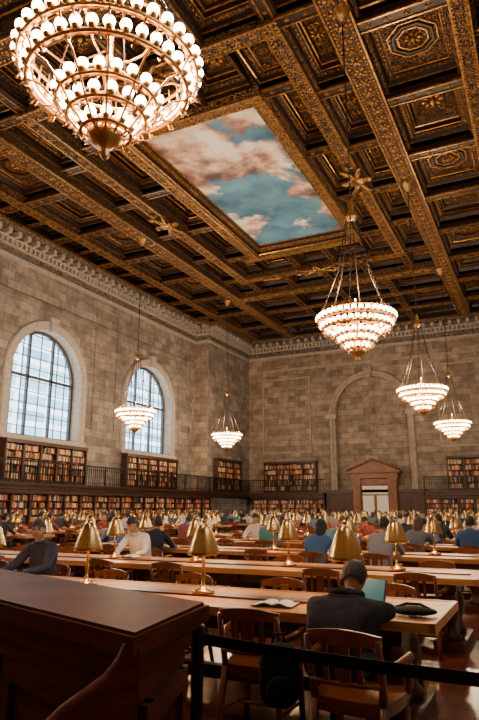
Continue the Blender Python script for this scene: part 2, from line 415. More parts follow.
# ---------------------------------------------------------------- ceiling
ceil = empty('ceiling')
cb_ = MB(); cb_.box(XL-.3, XR+.3, YB-.3, YF+.4, 17.2, 17.4, 'cdark')
orn = MB()
OCT = [(1,0,0),(0,1,0),(-1,0,0),(0,-1,0),(0,0,-1)]
def bead(x, y, z, r, mat='gold'):
    orn.add([(x+a*r, y+b2*r, z+c2*r) for a, b2, c2 in OCT], [(0,4,1),(1,4,2),(2,4,3),(3,4,0)], mat, True)
def beads(x0, y0, x1, y1, z, r, st):
    l = math.hypot(x1-x0, y1-y0); n = max(1, int(l/st))
    for i in range(n+1): bead(x0+(x1-x0)*i/n, y0+(y1-y0)*i/n, z, r)
def rosette(x, y, z, r, mat='gold', pet=8):
    orn.sph((x, y, z), (r*.32, r*.32, r*.3), 6, 4, mat)
    for k in range(pet):
        a = 2*pi*k/pet; mt = Matrix.Rotation(a, 3, 'Z')
        orn.sph((x+math.cos(a)*r*.62, y+math.sin(a)*r*.62, z+r*.1), (r*.38, r*.2, r*.16), 5, 4, mat, mt)
def scroll(x, y, z, r, a0, s):
    orn.tube([(x+math.cos(a0+s*t*.75)*r*(1-t/9), y+math.sin(a0+s*t*.75)*r*(1-t/9), z) for t in range(8)], [.02,.03,.035,.035,.032,.03,.028,.03], 4, 'gold')
def coffer(x0, x1, y0, y1, zl=ZC, kind=0, cap='corn2', oct_=False):
    lv = [(0, 0, None), (0, .18, 'cdark'), (.06, .2, 'gold'), (.12, .34, 'cdark'), (.30, .36, 'corn2'), (.30, .42, 'cdark'), (.34, .44, 'gold'), (.36, .62, 'cdark'), (.42, .64, 'gold'), (.48, .74, 'cdark')]
    if oct_: lv = lv[:7]
    mn = min(x1-x0, y1-y0); k = min(1, mn*.5/.75)
    rects = []
    for ins, dz, mt in lv:
        e = ins*k; rects.append(([(x0+e,y0+e),(x1-e,y0+e),(x1-e,y1-e),(x0+e,y1-e)], zl+dz, mt))
    for (r0, za, _), (r1, zb, mt) in zip(rects, rects[1:]):
        vs = [(p[0],p[1],za) for p in r0]+[(p[0],p[1],zb) for p in r1]
        cb_.add(vs, [(i, (i+1) % 4, 4+(i+1) % 4, 4+i) for i in range(4)], mt)
    rr, zz, _ = rects[-1]
    cb_.add([(p[0],p[1],zz) for p in rr], [(0,1,2,3)], cap)
    e = .22*k; 
    for a, b2, c2, d2 in [(x0+e,y0+e,x1-e,y0+e),(x1-e,y0+e,x1-e,y1-e),(x1-e,y1-e,x0+e,y1-e),(x0+e,y1-e,x0+e,y0+e)]:
        beads(a, b2, c2, d2, zl+.34, .045, .2)
    cx, cy = (x0+x1)/2, (y0+y1)/2
    hw, hh = (x1-x0)/2-.48*k, (y1-y0)/2-.48*k
    if kind == 0:
        r0 = min(.5, mn*.24)
        rosette(cx, cy, zz-.06, r0)
        for sx in (-1,1):
            for sy in (-1,1): rosette(cx+sx*hw*.72, cy+sy*hh*.72, zz-.02, .15, pet=5)
        if hw > .45 or hh > .45:
            for q in range(4): 
                a = pi/4+q*pi/2; d_ = r0+.22
                scroll(cx+math.cos(a)*min(hw*.62, d_), cy+math.sin(a)*min(hh*.62, d_), zz-.03, .17, a+pi, 1 if q % 2 else -1)
    if oct_:
        r = min(x1-x0, y1-y0)/2-.42*k
        for rr_, zt, mt in ((r, 0, 'gold'), (r*.8, .03, 'cdark'), (r*.6, 0, 'gold')):
            orn.tube([(cx+rr_*math.cos(pi/8+pi/4*q), cy+rr_*math.sin(pi/8+pi/4*q), zz-.02) for q in range(8)], .06 if mt == 'cdark' else .035, 4, mt, closed=True, smooth=False)
        rosette(cx, cy, zz-.06, r*.4)
        for sx in (-1,1):
            for sy in (-1,1): rosette(cx+sx*hw*.95, cy+sy*hh*.95, zz-.02, .16, pet=5)
def beamY(x, y0, y1, w, dz=.28, big=False, mt=None):
    cb_.box(x-w/2, x+w/2, y0, y1, ZC-dz, 17.2, mt or ('corn2' if big else 'cdark'))
    for sx in (-1, 1):
        cb_.box(x+sx*(w/2)-.03, x+sx*(w/2)+.03, y0, y1, ZC-dz-.04, ZC-dz+.04, 'gold')
        cb_.box(x+sx*(w/2+.08)-.06, x+sx*(w/2+.08)+.06, y0, y1, ZC-.08, ZC+.05, 'corn2' if big else 'cdark')
    y = y0+.3
    st = .55 if big else .6
    while y < y1-.1:
        rosette(x, y, ZC-dz-.03, w*.3, pet=6); y += st
    if big:
        for sx in (-1, 1): beads(x+sx*w*.36, y0, x+sx*w*.36, y1, ZC-dz-.02, .05, .17)
def beamX(y, x0, x1, w, dz=.28, big=False, mt=None):
    cb_.box(x0, x1, y-w/2, y+w/2, ZC-dz-.004, 17.2, mt or ('corn2' if big else 'cdark'))
    for sx in (-1, 1):
        cb_.box(x0, x1, y+sx*(w/2)-.03, y+sx*(w/2)+.03, ZC-dz-.043, ZC-dz+.04, 'gold')
    x = x0+.3
    while x < x1-.1:
        rosette(x, y, ZC-dz-.03, w*.3, pet=6); x += .58
    if big:
        for sx in (-1, 1): beads(x0, y+sx*w*.36, x1, y+sx*w*.36, ZC-dz-.02, .05, .17)
BW = .8; SW = .42
for s in (-1, 1):
    beamY(C+s*6.95, YB, YF, BW, .42, True)
    beamY(C+s*10.2, YB, YF, .5, .3, True)
Y0c, Y1c = 11.4, 36.0
for y in (Y0c, Y1c): beamX(y, C-6.55, C+6.55, BW, .42, True)
ys = [12.0+3.9*k-.35 for k in range(-5, 10)]
for s in (-1, 1):
    xa, xb = sorted((C+s*7.35, C+s*9.95))
    xo0, xo1 = sorted((C+s*10.45, (XL if s < 0 else XR)))
    for i in range(len(ys)-1):
        a, b2 = max(ys[i], YB), min(ys[i+1], YF)
        if b2-a < 1: continue
        beamX(a, xa, xb, SW); coffer(xa+.05, xb-.05, a+SW/2, b2-SW/2, oct_=(i % 2 == 0), kind=(1 if i % 2 == 0 else 0))
        beamX(a, xo0, xo1, SW, .2)
        m_ = (a+b2)/2
        coffer(xo0+.05, xo1-.05, a+SW/2, m_-.1); coffer(xo0+.05, xo1-.05, m_+.1, b2-SW/2); beamX(m_, xo0, xo1, .2, .1)
NA, NB_ = 14.4, 17.25
LX, RX = C-2.76, C+3.24
yl0 = Y0c+.4; yh2 = Y1c-.4
for s in (-1, 1):
    beamY(C+s*4.95, NA, 33.1, .5, .3, True)
    beamY(LX if s < 0 else RX, NB_, 30.0, .44, .34, True, 'corn3')
for y in (NA, 33.1): beamX(y, C-5.2, C+5.2, .5, .3, True)
for y in (NB_-.1, 30.1): beamX(y, C-3.4, C+3.4, .44, .34, True, 'corn3')
n = 5; st_ = (33.1-NA)/n
for s in (-1, 1):
    xa, xb = sorted((C+s*5.2, C+s*6.5))
    for i in range(n):
        a = NA+i*st_; b2 = a+st_
        coffer(xa, xb, a+.2, b2-.2); beamX(a, xa, xb, .4, .15)
    beamX(33.1, xa, xb, .4, .15)
    for (a, b2) in ((yl0, NA-.2), (33.3, yh2)):
        coffer(xa, xb, a, b2, kind=1, oct_=True)
    xa, xb = (C-4.7, LX-.24) if s < 0 else (RX+.24, C+4.7)
    h = (30-NB_)/3
    for i in range(3):
        a = NB_+i*h; coffer(xa, xb, a+.2, a+h-.2, kind=0); beamX(a, xa, xb, .4, .12)
    beamX(30, xa, xb, .4, .12)
    xa, xb = sorted((C+s*3.4, C+s*4.7))
    for (a, b2) in ((NA+.3, NB_-.2), (30.2, 32.8)):
        coffer(xa, xb, a, b2, kind=1, oct_=True)
for (a, b2) in ((NA+.3, NB_-.35), (30.35, 32.8)):
    for i in range(3):
        x0 = C-3.3+i*2.2; coffer(x0+.12, x0+2.08, a, b2); 
        if i: beamY(x0, a, b2, .24, .1)
for (a, b2) in ((yl0, NA-.25), (33.35, yh2)):
    for i in range(4):
        x0 = C-5.0+i*2.5; coffer(x0+.15, x0+2.35, a, b2, kind=0)
        beamY(x0, a, b2, .3, .12)
    beamY(C+5.0, a, b2, .3, .12)
for (ya, yb, nn) in ((Y1c+.4, YF, 3), (YB, Y0c-.4, 5)):
    h = (yb-ya)/nn
    for j in range(nn):
        for i in range(4):
            x0 = C-6.55+i*3.275
            coffer(x0+.2, x0+3.07, ya+j*h+.2, ya+(j+1)*h-.2, oct_=((i+j) % 2 == 0), kind=(1 if (i+j) % 2 == 0 else 0))
        if j: beamX(ya+j*h, C-6.55, C+6.55, .4, .22)
    for i in range(1, 4): beamY(C-6.55+i*3.275, ya, yb, .4, .22)
# mural frame + mural
mx0, mx1, my0, my1 = LX+.22, RX-.22, NB_+.12, 29.88
seq = [(0, ZC-.24, 'gold'), (.05, ZC-.18, 'gold'), (.06, ZC-.06, 'cdark'), (.2, ZC-.02, 'corn3'), (.2, ZC+.06, 'gold'), (.25, ZC+.08, 'gold'), (.26, ZC+.18, 'cdark'), (.34, ZC+.23, 'gold')]
for (e0, z0, _), (e1, z1, mt) in zip(seq, seq[1:]):
    r0 = [(mx0+e0,my0+e0,z0),(mx1-e0,my0+e0,z0),(mx1-e0,my1-e0,z0),(mx0+e0,my1-e0,z0)]
    r1 = [(mx0+e1,my0+e1,z1),(mx1-e1,my0+e1,z1),(mx1-e1,my1-e1,z1),(mx0+e1,my1-e1,z1)]
    cb_.add(r0+r1, [(i, (i+1) % 4, 4+(i+1) % 4, 4+i) for i in range(4)], mt)
e = .13
for a, b2, c2, d2 in [(mx0+e,my0+e,mx1-e,my0+e),(mx1-e,my0+e,mx1-e,my1-e),(mx1-e,my1-e,mx0+e,my1-e),(mx0+e,my1-e,mx0+e,my0+e)]:
    beads(a, b2, c2, d2, ZC-.06, .06, .22)
mu = MB(); mu.add([(mx0+.3,my0+.3,ZC+.225),(mx1-.3,my0+.3,ZC+.225),(mx1-.3,my1-.3,ZC+.225),(mx0+.3,my1-.3,ZC+.225)], [(0,1,2,3)], 'mural')
mu.obj('sky_mural', ceil)
def cartouche(x, y, rot):
    mt = Matrix.Rotation(rot, 3, 'Z')
    def S(p, r, a=0):
        q = mt @ Vector(p); orn.sph((x+q.x, y+q.y, ZC-.42+q.z), r, 8, 6, 'gold', mt @ Matrix.Rotation(a, 3, 'Z'))
    S((0,0,0), (.34,.45,.16)); S((0,.5,.0), (.16,.18,.14)); S((0,-.5,0), (.2,.2,.12))
    for s in (-1, 1):
        S((s*.5,.12,0), (.34,.13,.12), s*.4); S((s*.8,.3,0), (.3,.1,.1), s*.7); S((s*.5,-.15,0), (.32,.11,.1), s*-.3); S((s*.85,-.28,0), (.25,.09,.08), s*-.6)
        S((s*1.15,.1,0), (.24,.08,.08), s*.2)
cartouche(C-4.95, 24, pi/2); cartouche(C+4.95, 24, pi/2); cartouche(C, 33.1, 0); cartouche(C, NA, 0)
cb_.obj('coffers', ceil); orn.obj('gilded_ornament', ceil)

# ---------------------------------------------------------------- bookcases and balcony
def shelves(to, u0, u1, z0, z1, ns, dfront, depth, bay=1.15):
    wood = MB(); books = MB()
    nb = max(1, round((u1-u0)/bay)); bw = (u1-u0)/nb
    wbox(wood, to, u0, u1, dfront+depth-.03, dfront+depth, z0, z1, 'case')
    wbox(wood, to, u0-.05, u1+.05, dfront-.08, dfront+depth, z1-.02, z1+.16, 'case')
    wbox(wood, to, u0, u1, dfront-.03, dfront+depth, z0, z0+.22, 'case')
    for i in range(nb+1):
        u = u0+i*bw; wbox(wood, to, u-.05, u+.05, dfront-.03, dfront+depth, z0, z1, 'case')
    hs = (z1-z0-.22)/ns
    for j in range(ns):
        z = z0+.22+j*hs
        wbox(wood, to, u0, u1, dfront, dfront+depth, z-.03, z, 'case')
        for i in range(nb):
            u = u0+i*bw+.06; ue = u0+(i+1)*bw-.07
            while u < ue:
                w = R.uniform(.045, .1)
                if u+w > ue: break
                if R.random() < .04: u += w*2; continue
                h = hs*R.uniform(.62, .86); dd = R.uniform(.03, .07)
                wbox(books, to, u, u+w*.94, dfront+dd, dfront+depth-.08, z, z+h, 'books'); u += w
    e = empty('bookcase'); wood.obj('case', e); books.obj('books', e)
bal = 2.65; BX = XL+1.7
shelves(toL, 8, 39.5, 0, bal-.48, 6, -1.62, .4)
for c in WC[1:]: shelves(toL, c-2.9, c+2.9, bal+.005, 4.62, 5, -.5, .4)
shelves(toF, -20.6, -16.2, bal+.005, 5.0, 5, -.5, .4)
shelves(toF, -6.2, 0.8, bal+.005, 5.0, 5, -.5, .4)
shelves(toF, -21.4, -15.4, .0, bal-.48, 6, -1.0, .4)
shelves(toF, -7.8, 1.2, .0, bal-.48, 6, -1.0, .4)
shelves(lambda u, d, z: (XL+PX-d, u, z), 40.6, 44.6, bal+.005, 5.0, 5, -.42, .36)
def rail(mb, to, u0, u1, d):
    wbox(mb, to, u0, u1, d-.04, d+.04, bal+.98, bal+1.05, 'iron')
    wbox(mb, to, u0, u1, d-.02, d+.02, bal+.12, bal+.16, 'iron')
    wbox(mb, to, u0, u1, d-.02, d+.02, bal+.8, bal+.83, 'iron')
    u = u0; k = 0
    while u < u1:
        w = .035 if k % 10 == 0 else .012
        wbox(mb, to, u-w, u+w, d-w, d+w, bal, bal+.98, 'iron'); u += .17; k += 1
g = MB()
wbox(g, toL, YB+.02, 39.7, -1.7, -.01, bal-.3, bal, 'case'); wbox(g, toL, 39.7, YF-.01, -1.7, -PX-.01, bal-.3, bal, 'case')
wbox(g, toL, YB+.02, YF-1.2, -1.78, -1.68, bal-.12, bal+.02, 'case')
rail(g, toL, YB+.1, YF-1.2, -1.66)
g.obj('gallery_balcony')
g = MB()
for (a, b2) in ((BX+.01, -15.32), (-7.78, XR-.03)):
    wbox(g, toF, a, b2, -1.2, -.01, bal-.3, bal, 'case'); wbox(g, toF, a, b2, -1.28, -1.18, bal-.12, bal+.02, 'case')
    rail(g, toF, a, b2, -1.16)
g.obj('gallery_balcony')
# portal block with door
d = MB(); DX = -11.4
wbox(d, toF, -15.2, -7.9, -.9, -.01, 0, 2.62, 'case'); wbox(d, toF, -15.3, -7.8, -1.0, -.01, 2.62, 2.85, 'oakd')
for u in (-14.9, -13.9, -9.6, -8.6): 
    for (p, q_, e, f) in ((u, u+.7, .4, .48), (u, u+.7, 2.2, 2.28), (u, u+.07, .48, 2.2), (u+.63, u+.7, .48, 2.2)): wbox(d, toF, p, q_, -.94, -.9, e, f, 'oakd')
for s in (-1, 1):
    wbox(d, toF, DX+s*1.35-.28, DX+s*1.35+.28, -1.2, -.8, 0, 3.6, 'doorwood')
    wbox(d, toF, DX+s*1.35-.34, DX+s*1.35+.34, -1.28, -.8, 0, .35, 'doorwood')
    wbox(d, toF, DX+s*1.35-.34, DX+s*1.35+.34, -1.28, -.8, 3.5, 3.65, 'doorwood')
wbox(d, toF, DX-1.7, DX+1.7, -1.1, -.01, 3.2, 3.6, 'doorwood')
wbox(d, toF, DX-1.75, DX+1.75, -1.25, -.01, 3.65, 4.05, 'doorwood')
wbox(d, toF, DX-1.95, DX+1.95, -1.4, -.01, 4.05, 4.22, 'doorwood')
pv = [toF(DX-1.95,-1.35,4.22), toF(DX+1.95,-1.35,4.22), toF(DX,-1.35,5.0), toF(DX-1.95,-.01,4.22), toF(DX+1.95,-.01,4.22), toF(DX,-.01,5.0)]
d.add(pv, [(0,1,2),(1,4,5,2),(0,2,5,3)], 'doorwood')
d.tube([toF(DX-2,-1.38,4.25), toF(DX,-1.38,5.05), toF(DX+2,-1.38,4.25)], .09, 6, 'doorwood')
wbox(d, toF, DX-1.07, DX+1.07, -.97, -.85, 0, 3.2, 'doorwood')
for s in (-1, 1):
    wbox(d, toF, DX+s*.53-.42, DX+s*.53+.42, -1.0, -.96, .95, 2.4, 'doorglass')
    wbox(d, toF, DX+s*.53-.38, DX+s*.53+.38, -1.0, -.96, .2, .85, 'oakd')
    d.tube([toF(DX+s*.1,-1.06,1.05), toF(DX+s*.1,-1.06,1.35)], .02, 6, 'brass')
wbox(d, toF, DX-.95, DX+.95, -1.0, -.96, 2.5, 3.1, 'doorglass')
d.obj('door_1')

# ---------------------------------------------------------------- chandelier
ch = MB()
def ringpts(r, z, n=48): return [(r*math.cos(2*pi*k/n), r*math.sin(2*pi*k/n), z) for k in range(n)]
tiers = [(.96, 0.10, 36), (.86, -.10, 34), (.54, -.30, 20), (.42, -.47, 15), (.27, -.64, 10)]
for (r, z, nb) in tiers:
    ch.tube(ringpts(r-.01, z-.1), .022, 6, 'chbrass', closed=True)
    ch.tube(ringpts(r-.07, z-.03), .014, 5, 'chbrass', closed=True)
    ch.lathe([(r-.05, z-.12), (r-.045, z-.05)], 48, (0,0,0), 'chbrass')
    for k in range(nb):
        a = 2*pi*(k+.5)/nb; x, y = r*math.cos(a), r*math.sin(a)
        ch.lathe([(.012, -.1), (.035, -.08), (.045, -.055), (.03, -.045)], 8, (x, y, z), 'chbrass')
        ch.sph((x, y, z), .060, 10, 7, 'globe')
        if k % 2 == 0:
            ca, sa = math.cos(a+pi/nb), math.sin(a+pi/nb)
            ch.tube([(ca*(r-.02), sa*(r-.02), z-.1), (ca*(r+.03), sa*(r+.03), z-.17), (ca*(r-.03), sa*(r-.03), z-.2), (ca*(r-.06), sa*(r-.06), z-.15)], [.014,.018,.014,.008], 4, 'chbrass')
for k in range(38):
    a = 2*pi*k/38; ca, sa = math.cos(a), math.sin(a)
    ch.tube([(ca*.89, sa*.89, .0), (ca*.89, sa*.89, .18), (ca*.87, sa*.87, .31)], [.02, .016, .005], 4, 'chbrass')
ch.tube(ringpts(.88, .2), .02, 5, 'chbrass', closed=True)
for k in range(12):
    a = 2*pi*k/12; ca, sa = math.cos(a), math.sin(a)
    prof = [(.93,-.02),(.84,-.2),(.70,-.24),(.54,-.4),(.42,-.57),(.27,-.74),(.14,-.82),(.05,-.86)]
    ch.tube([(ca*r, sa*r, z) for r, z in prof], .013, 5, 'chbrass')
for k in range(6):
    a = 2*pi*k/6+.2; ca, sa = math.cos(a), math.sin(a)
    prof = [(.9,.1),(.7,.1),(.5,-.02),(.3,.0),(.06,.1)]
    ch.tube([(ca*r, sa*r, z) for r, z in prof], .012, 5, 'chbrass')
ch.lathe([(0,-1.06),(.03,-1.03),(.06,-.98),(.035,-.93),(.12,-.88),(.18,-.82),(.2,-.76),(.1,-.72),(.05,-.62),(.04,-.2),(.08,-.05),(.1,.05),(.07,.15),(.03,.25),(.03,.5),(.02,.6),(0,.62)], 14, (0,0,0), 'chbrass')
for k in range(6):      # suspension chains
    a = 2*pi*k/6+.3; ca, sa = math.cos(a), math.sin(a)
    ch.tube([(ca*.88, sa*.88, .2), (ca*.44, sa*.44, 1.3), (ca*.12, sa*.12, 2.9)], .013, 5, 'bronze')
    for j in range(18):
        t = j/18; r = .88-.76*t; r -= .07*math.sin(pi*t); ch.sph((ca*r, sa*r, .2+2.7*t), (.022, .022, .04), 5, 4, 'bronze')
ch.lathe([(.05,2.75),(.14,2.82),(.15,2.9),(.08,3.0),(.05,3.1),(.08,3.2),(.03,3.35)], 12, (0,0,0), 'chbrass')
ch.tube([(0,0,3.3),(0,0,9.3)], .016, 5, 'bronze')
for j in range(60): ch.sph((0,0,3.35+j*.1), (.028,.018,.045), 5, 4, 'bronze')
ch.lathe([(.0,9.0),(.10,9.1),(.2,9.25),(.26,9.4)], 14, (0,0,0), 'chbrass')
chm = ch.mesh('chandelier')
CP = [(-3.77, 4.47), (-3.85, 14.5), (-4.1, 25.2), (-4.35, 36.2), (-18.0, 4.4), (-18.1, 14.5), (-18.0, 24.8), (-18.5, 35.7)]
for (x, y) in CP:
    o = put(chm, 'chandelier', (x, y, 6.07), R.uniform(0, 1))
    l = bpy.data.lights.new('chandelier_lamp', 'POINT'); l.energy = 1150; l.color = (1, .74, .48); l.shadow_soft_size = .2
    lo = bpy.data.objects.new('chandelier_lamp', l); scene.collection.objects.link(lo); lo.parent = o; lo.location = (0, 0, .8)

# ---------------------------------------------------------------- furniture meshes
TL = 8.6; TW = 1.1
tb = MB()
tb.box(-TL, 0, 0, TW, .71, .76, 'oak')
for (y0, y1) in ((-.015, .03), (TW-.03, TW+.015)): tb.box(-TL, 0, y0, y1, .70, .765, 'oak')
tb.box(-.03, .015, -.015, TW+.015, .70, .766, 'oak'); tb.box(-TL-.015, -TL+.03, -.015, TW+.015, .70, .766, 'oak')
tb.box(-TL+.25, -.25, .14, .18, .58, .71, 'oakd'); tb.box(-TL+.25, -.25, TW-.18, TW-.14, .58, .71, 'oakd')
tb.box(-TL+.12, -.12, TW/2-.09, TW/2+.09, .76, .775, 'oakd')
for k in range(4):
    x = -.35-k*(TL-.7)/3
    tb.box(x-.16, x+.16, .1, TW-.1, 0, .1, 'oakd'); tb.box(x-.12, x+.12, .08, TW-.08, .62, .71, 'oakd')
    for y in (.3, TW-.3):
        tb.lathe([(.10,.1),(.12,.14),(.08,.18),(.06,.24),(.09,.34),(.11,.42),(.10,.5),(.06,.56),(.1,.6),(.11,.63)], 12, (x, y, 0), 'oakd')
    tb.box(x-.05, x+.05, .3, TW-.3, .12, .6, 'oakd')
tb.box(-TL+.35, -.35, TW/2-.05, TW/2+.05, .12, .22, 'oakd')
tbm = tb.mesh('reading_table')

cm = MB()      # chair facing +y
sp_ = [(-.22,-.2),(-.1,-.225),(.1,-.225),(.22,-.2),(.25,0),(.25,.16),(.2,.22),(-.2,.22),(-.25,.16),(-.25,0)]
cm.prism(sp_, .42, .46, 'chair'); cm.prism([(a*.93, b2*.93) for a, b2 in sp_], .38, .42, 'chair')
for s in (-1, 1):
    cm.tube([(s*.2,.18,.42),(s*.21,.19,.2),(s*.22,.2,0)], [.028,.024,.018], 8, 'chair')
    cm.tube([(s*.2,-.19,.44),(s*.21,-.24,.2),(s*.22,-.29,0)], [.026,.024,.018], 8, 'chair')
    cm.tube([(s*.2,-.19,.44),(s*.215,-.22,.62),(s*.21,-.27,.79)], [.024,.02,.018], 8, 'chair')
    cm.tube([(s*.245,.12,.45),(s*.265,.12,.57),(s*.27,.1,.64)], .017, 6, 'chair')
    cm.tube([(s*.2,.19,.16),(s*.21,-.24,.18)], .012, 6, 'chair')
    cm.tube([(s*.215,-.21,.63),(s*.27,-.1,.65),(s*.285,.08,.66),(s*.26,.16,.65)], [.018,.022,.026,.02], 8, 'chair')
cm.tube([(-.205,0,.17),(.205,0,.17)], .012, 6, 'chair')
cr = [(.235*math.sin(t), -.21-.085*math.cos(t)) for t in [(-1+2*i/10)*1.25 for i in range(11)]]
vs = []; fs = []
for (x, y) in cr:
    t = x/.235; h = .035+.035*(1-t*t)
    for (dy, z) in ((-.012, .755), (.012, .755), (.012, .77+h), (-.012, .77+h)): vs.append((x, y+dy, z))
for i in range(10):
    for j in range(4): fs.append((i*4+j, i*4+(j+1) % 4, i*4+4+(j+1) % 4, i*4+4+j))
fs += [(0,1,2,3),(40,43,42,41)]
cm.add(vs, fs, 'chair')
cm.tube([(x, y+.03, .55) for x, y in cr], .014, 6, 'chair')
for x, w in ((-.1,.016),(0,.045),(.1,.016)):
    cm.obox((x, -.265, .66), (w, 0, 0), (0, .007, 0), (0, -.012, .115), 'chair')
chairm = cm.mesh('library_chair')

lm = MB()
lm.lathe([(0,0),(.10,0),(.10,.02),(.075,.035),(.04,.045),(.02,.07),(.014,.12),(.02,.16),(.014,.2),(.012,.34),(.018,.36),(.01,.4),(.008,.58)], 16, (0,0,0), 'brass')
lm.lathe([(.142,.318),(.147,.322),(.138,.355),(.124,.40),(.107,.45),(.089,.495),(.070,.535),(.052,.562),(.034,.58),(.02,.588),(.016,.60),(.02,.61),(.012,.625),(0,.632)], 24, (0,0,0), 'brass')
lm.lathe([(.140,.322),(.121,.398),(.104,.448),(.086,.492),(.05,.55)], 24, (0,0,0), 'brass')
for s in (-1, 1):
    lm.sph((s*.045, 0, .385), (.03,.03,.045), 8, 6, 'lampbulb')
lampm = lm.mesh('desk_lamp')

lp = MB()
lp.box(-.16, .16, -.11, .11, 0, .016, 'laptop'); lp.box(-.14, .14, -.02, .09, .016, .018, 'black')
lp.obox((0, .148, .105), (.16, 0, 0), (0, .004, .0), (0, .036, .092), 'laptop')
lp.obox((0, .142, .107), (.148, 0, 0), (0, .003, 0), (0, .032, .083), 'screen')
lapm = lp.mesh('laptop')
bo = MB()
for s in (-1, 1):
    vs = []
    for i in range(6):
        t = i/5; x = s*t*.16; z = .008+.022*math.sin(pi*min(1, t*1.1+.1))
        vs += [(x,-.11,z),(x,.11,z)]
    bo.add(vs, [(2*i, 2*i+1, 2*i+3, 2*i+2) for i in range(5)], 'paper', True)
    bo.box(min(0,s*.165), max(0,s*.165), -.115, .115, 0, .008, 'oakd')
bookm = bo.mesh('open_book')
pp = MB(); pp.obox((0,0,.003), (.105,0,0), (0,.148,0), (0,0,.003), 'paper'); pp.obox((.08,.05,.0075), (.1,.03,0), (-.04,.14,0), (0,0,.0015), 'paper')
pam = pp.mesh('paper_sheets')

# ---------------------------------------------------------------- people
def skin(verts, edges, radii, sub=1):
    me = bpy.data.meshes.new('tmp'); me.from_pydata(verts, edges, []); ob = bpy.data.objects.new('tmp', me)
    scene.collection.objects.link(ob); ob.modifiers.new('s', 'SKIN').use_smooth_shade = True
    for i, r in enumerate(radii):
        sv = me.skin_vertices[0].data[i]; sv.radius = (r, r); sv.use_root = (i == 0)
    ss = ob.modifiers.new('u', 'SUBSURF'); ss.levels = sub; ss.render_levels = sub
    dg = bpy.context.evaluated_depsgraph_get(); ev = ob.evaluated_get(dg); em = ev.to_mesh()
    vs = [v.co.copy() for v in em.vertices]; fs = [tuple(p.vertices) for p in em.polygons]
    ev.to_mesh_clear(); bpy.data.objects.remove(ob); bpy.data.meshes.remove(me)
    return vs, fs
def segd(p, a, b):
    ab = b-a; t = max(0, min(1, (p-a).dot(ab)/max(ab.length_squared, 1e-9))); return (p-(a+ab*t)).length
def head(mb, c, pitch, yaw, hair, long=False, mask=False, neck=None):
    mt = Matrix.Rotation(yaw, 3, 'Z') @ Matrix.Rotation(-pitch, 3, 'X')
    c = Vector(c)
    def fn(p):
        x, y, z = p
        if z < 0:
            k = min(1, -z/.115); x *= 1-.3*k*k; y = y*(1-.18*k*k)+.012*k
        if y > 0:
            y *= 1-.12*min(1, abs(x)/.07)
            y += .026*math.exp(-(x/.013)**2-((z+.012)/.024)**2)
            y -= .010*(math.exp(-((x-.031)/.015)**2-((z-.014)/.013)**2)+math.exp(-((x+.031)/.015)**2-((z-.014)/.013)**2))
            y += .008*math.exp(-(x/.022)**2-((z+.098)/.018)**2)
        return (x, y, z)
    mb.sph(c, (.077, .096, .118), 28, 22, 'skin', mt, fn)
    def S(p, r, m_, nu=8, nv=6): mb.sph(c + mt @ Vector(p), r, nu, nv, m_, mt)
    for s in (-1, 1):
        S((s*.031, .078, .014), (.012, .008, .007), 'eye'); S((s*.078, -.004, -.005), (.010, .019, .031), 'skin')
        S((s*.031, .088, .034), (.018, .006, .004), hair)
    S((0, .086, -.056), (.024, .009, .007), 'lip')
    if mask: mb.sph(c + mt @ Vector((0, .045, -.05)), (.068, .066, .055), 16, 10, 'mask', mt)
    low = -.15 if long else -.045
    def keep(p):
        hl = .055 - .02*abs(p.x)/.07
        if p.y > .035: return p.z > hl
        if p.y > -.01: return p.z > (.02 if not long else low)
        return p.z > (low if long else -.075)
    rr = (.087, .106, .127) if not long else (.094, .108, .135)
    def hf(p):
        k = 1+.022*math.sin(p.x*95+p.z*40)*math.sin(p.y*80+1)*(1 if not long else .5); return (p.x*k, p.y*k, p.z*k)
    mb.sph(c + mt @ Vector((0, -.006, .006)), rr, 28, 20, hair, mt, hf, keep)
    if long: mb.sph(c + mt @ Vector((0, -.075, -.12)), (.085, .045, .13), 14, 10, hair, mt)
def hand(mb, w, dr, side):
    dr = Vector(dr).normalized(); up = Vector((0,0,1)); sd = dr.cross(up).normalized(); up = sd.cross(dr)
    mt = Matrix((sd, dr, up)).transposed()
    mb.sph(w+dr*.045, (.041, .055, .016), 12, 8, 'skin', mt)
    for o_, L_ in ((-.03,.062),(-.0105,.075),(.0105,.08),(.03,.07)):
        b0 = w+dr*.078+sd*(o_*side*-1)
        p = [b0, b0+dr*L_*.45+up*.006, b0+dr*L_*.8-up*.004, b0+dr*L_-up*.016]
        mb.tube(p, [.0095,.009,.008,.005], 6, 'skin')
    t0 = w+dr*.025-sd*(side*.03)
    mb.tube([t0, t0-sd*side*.025+dr*.02, t0-sd*side*.035+dr*.048-up*.005], [.012,.011,.007], 6, 'skin')
YS = 1.32
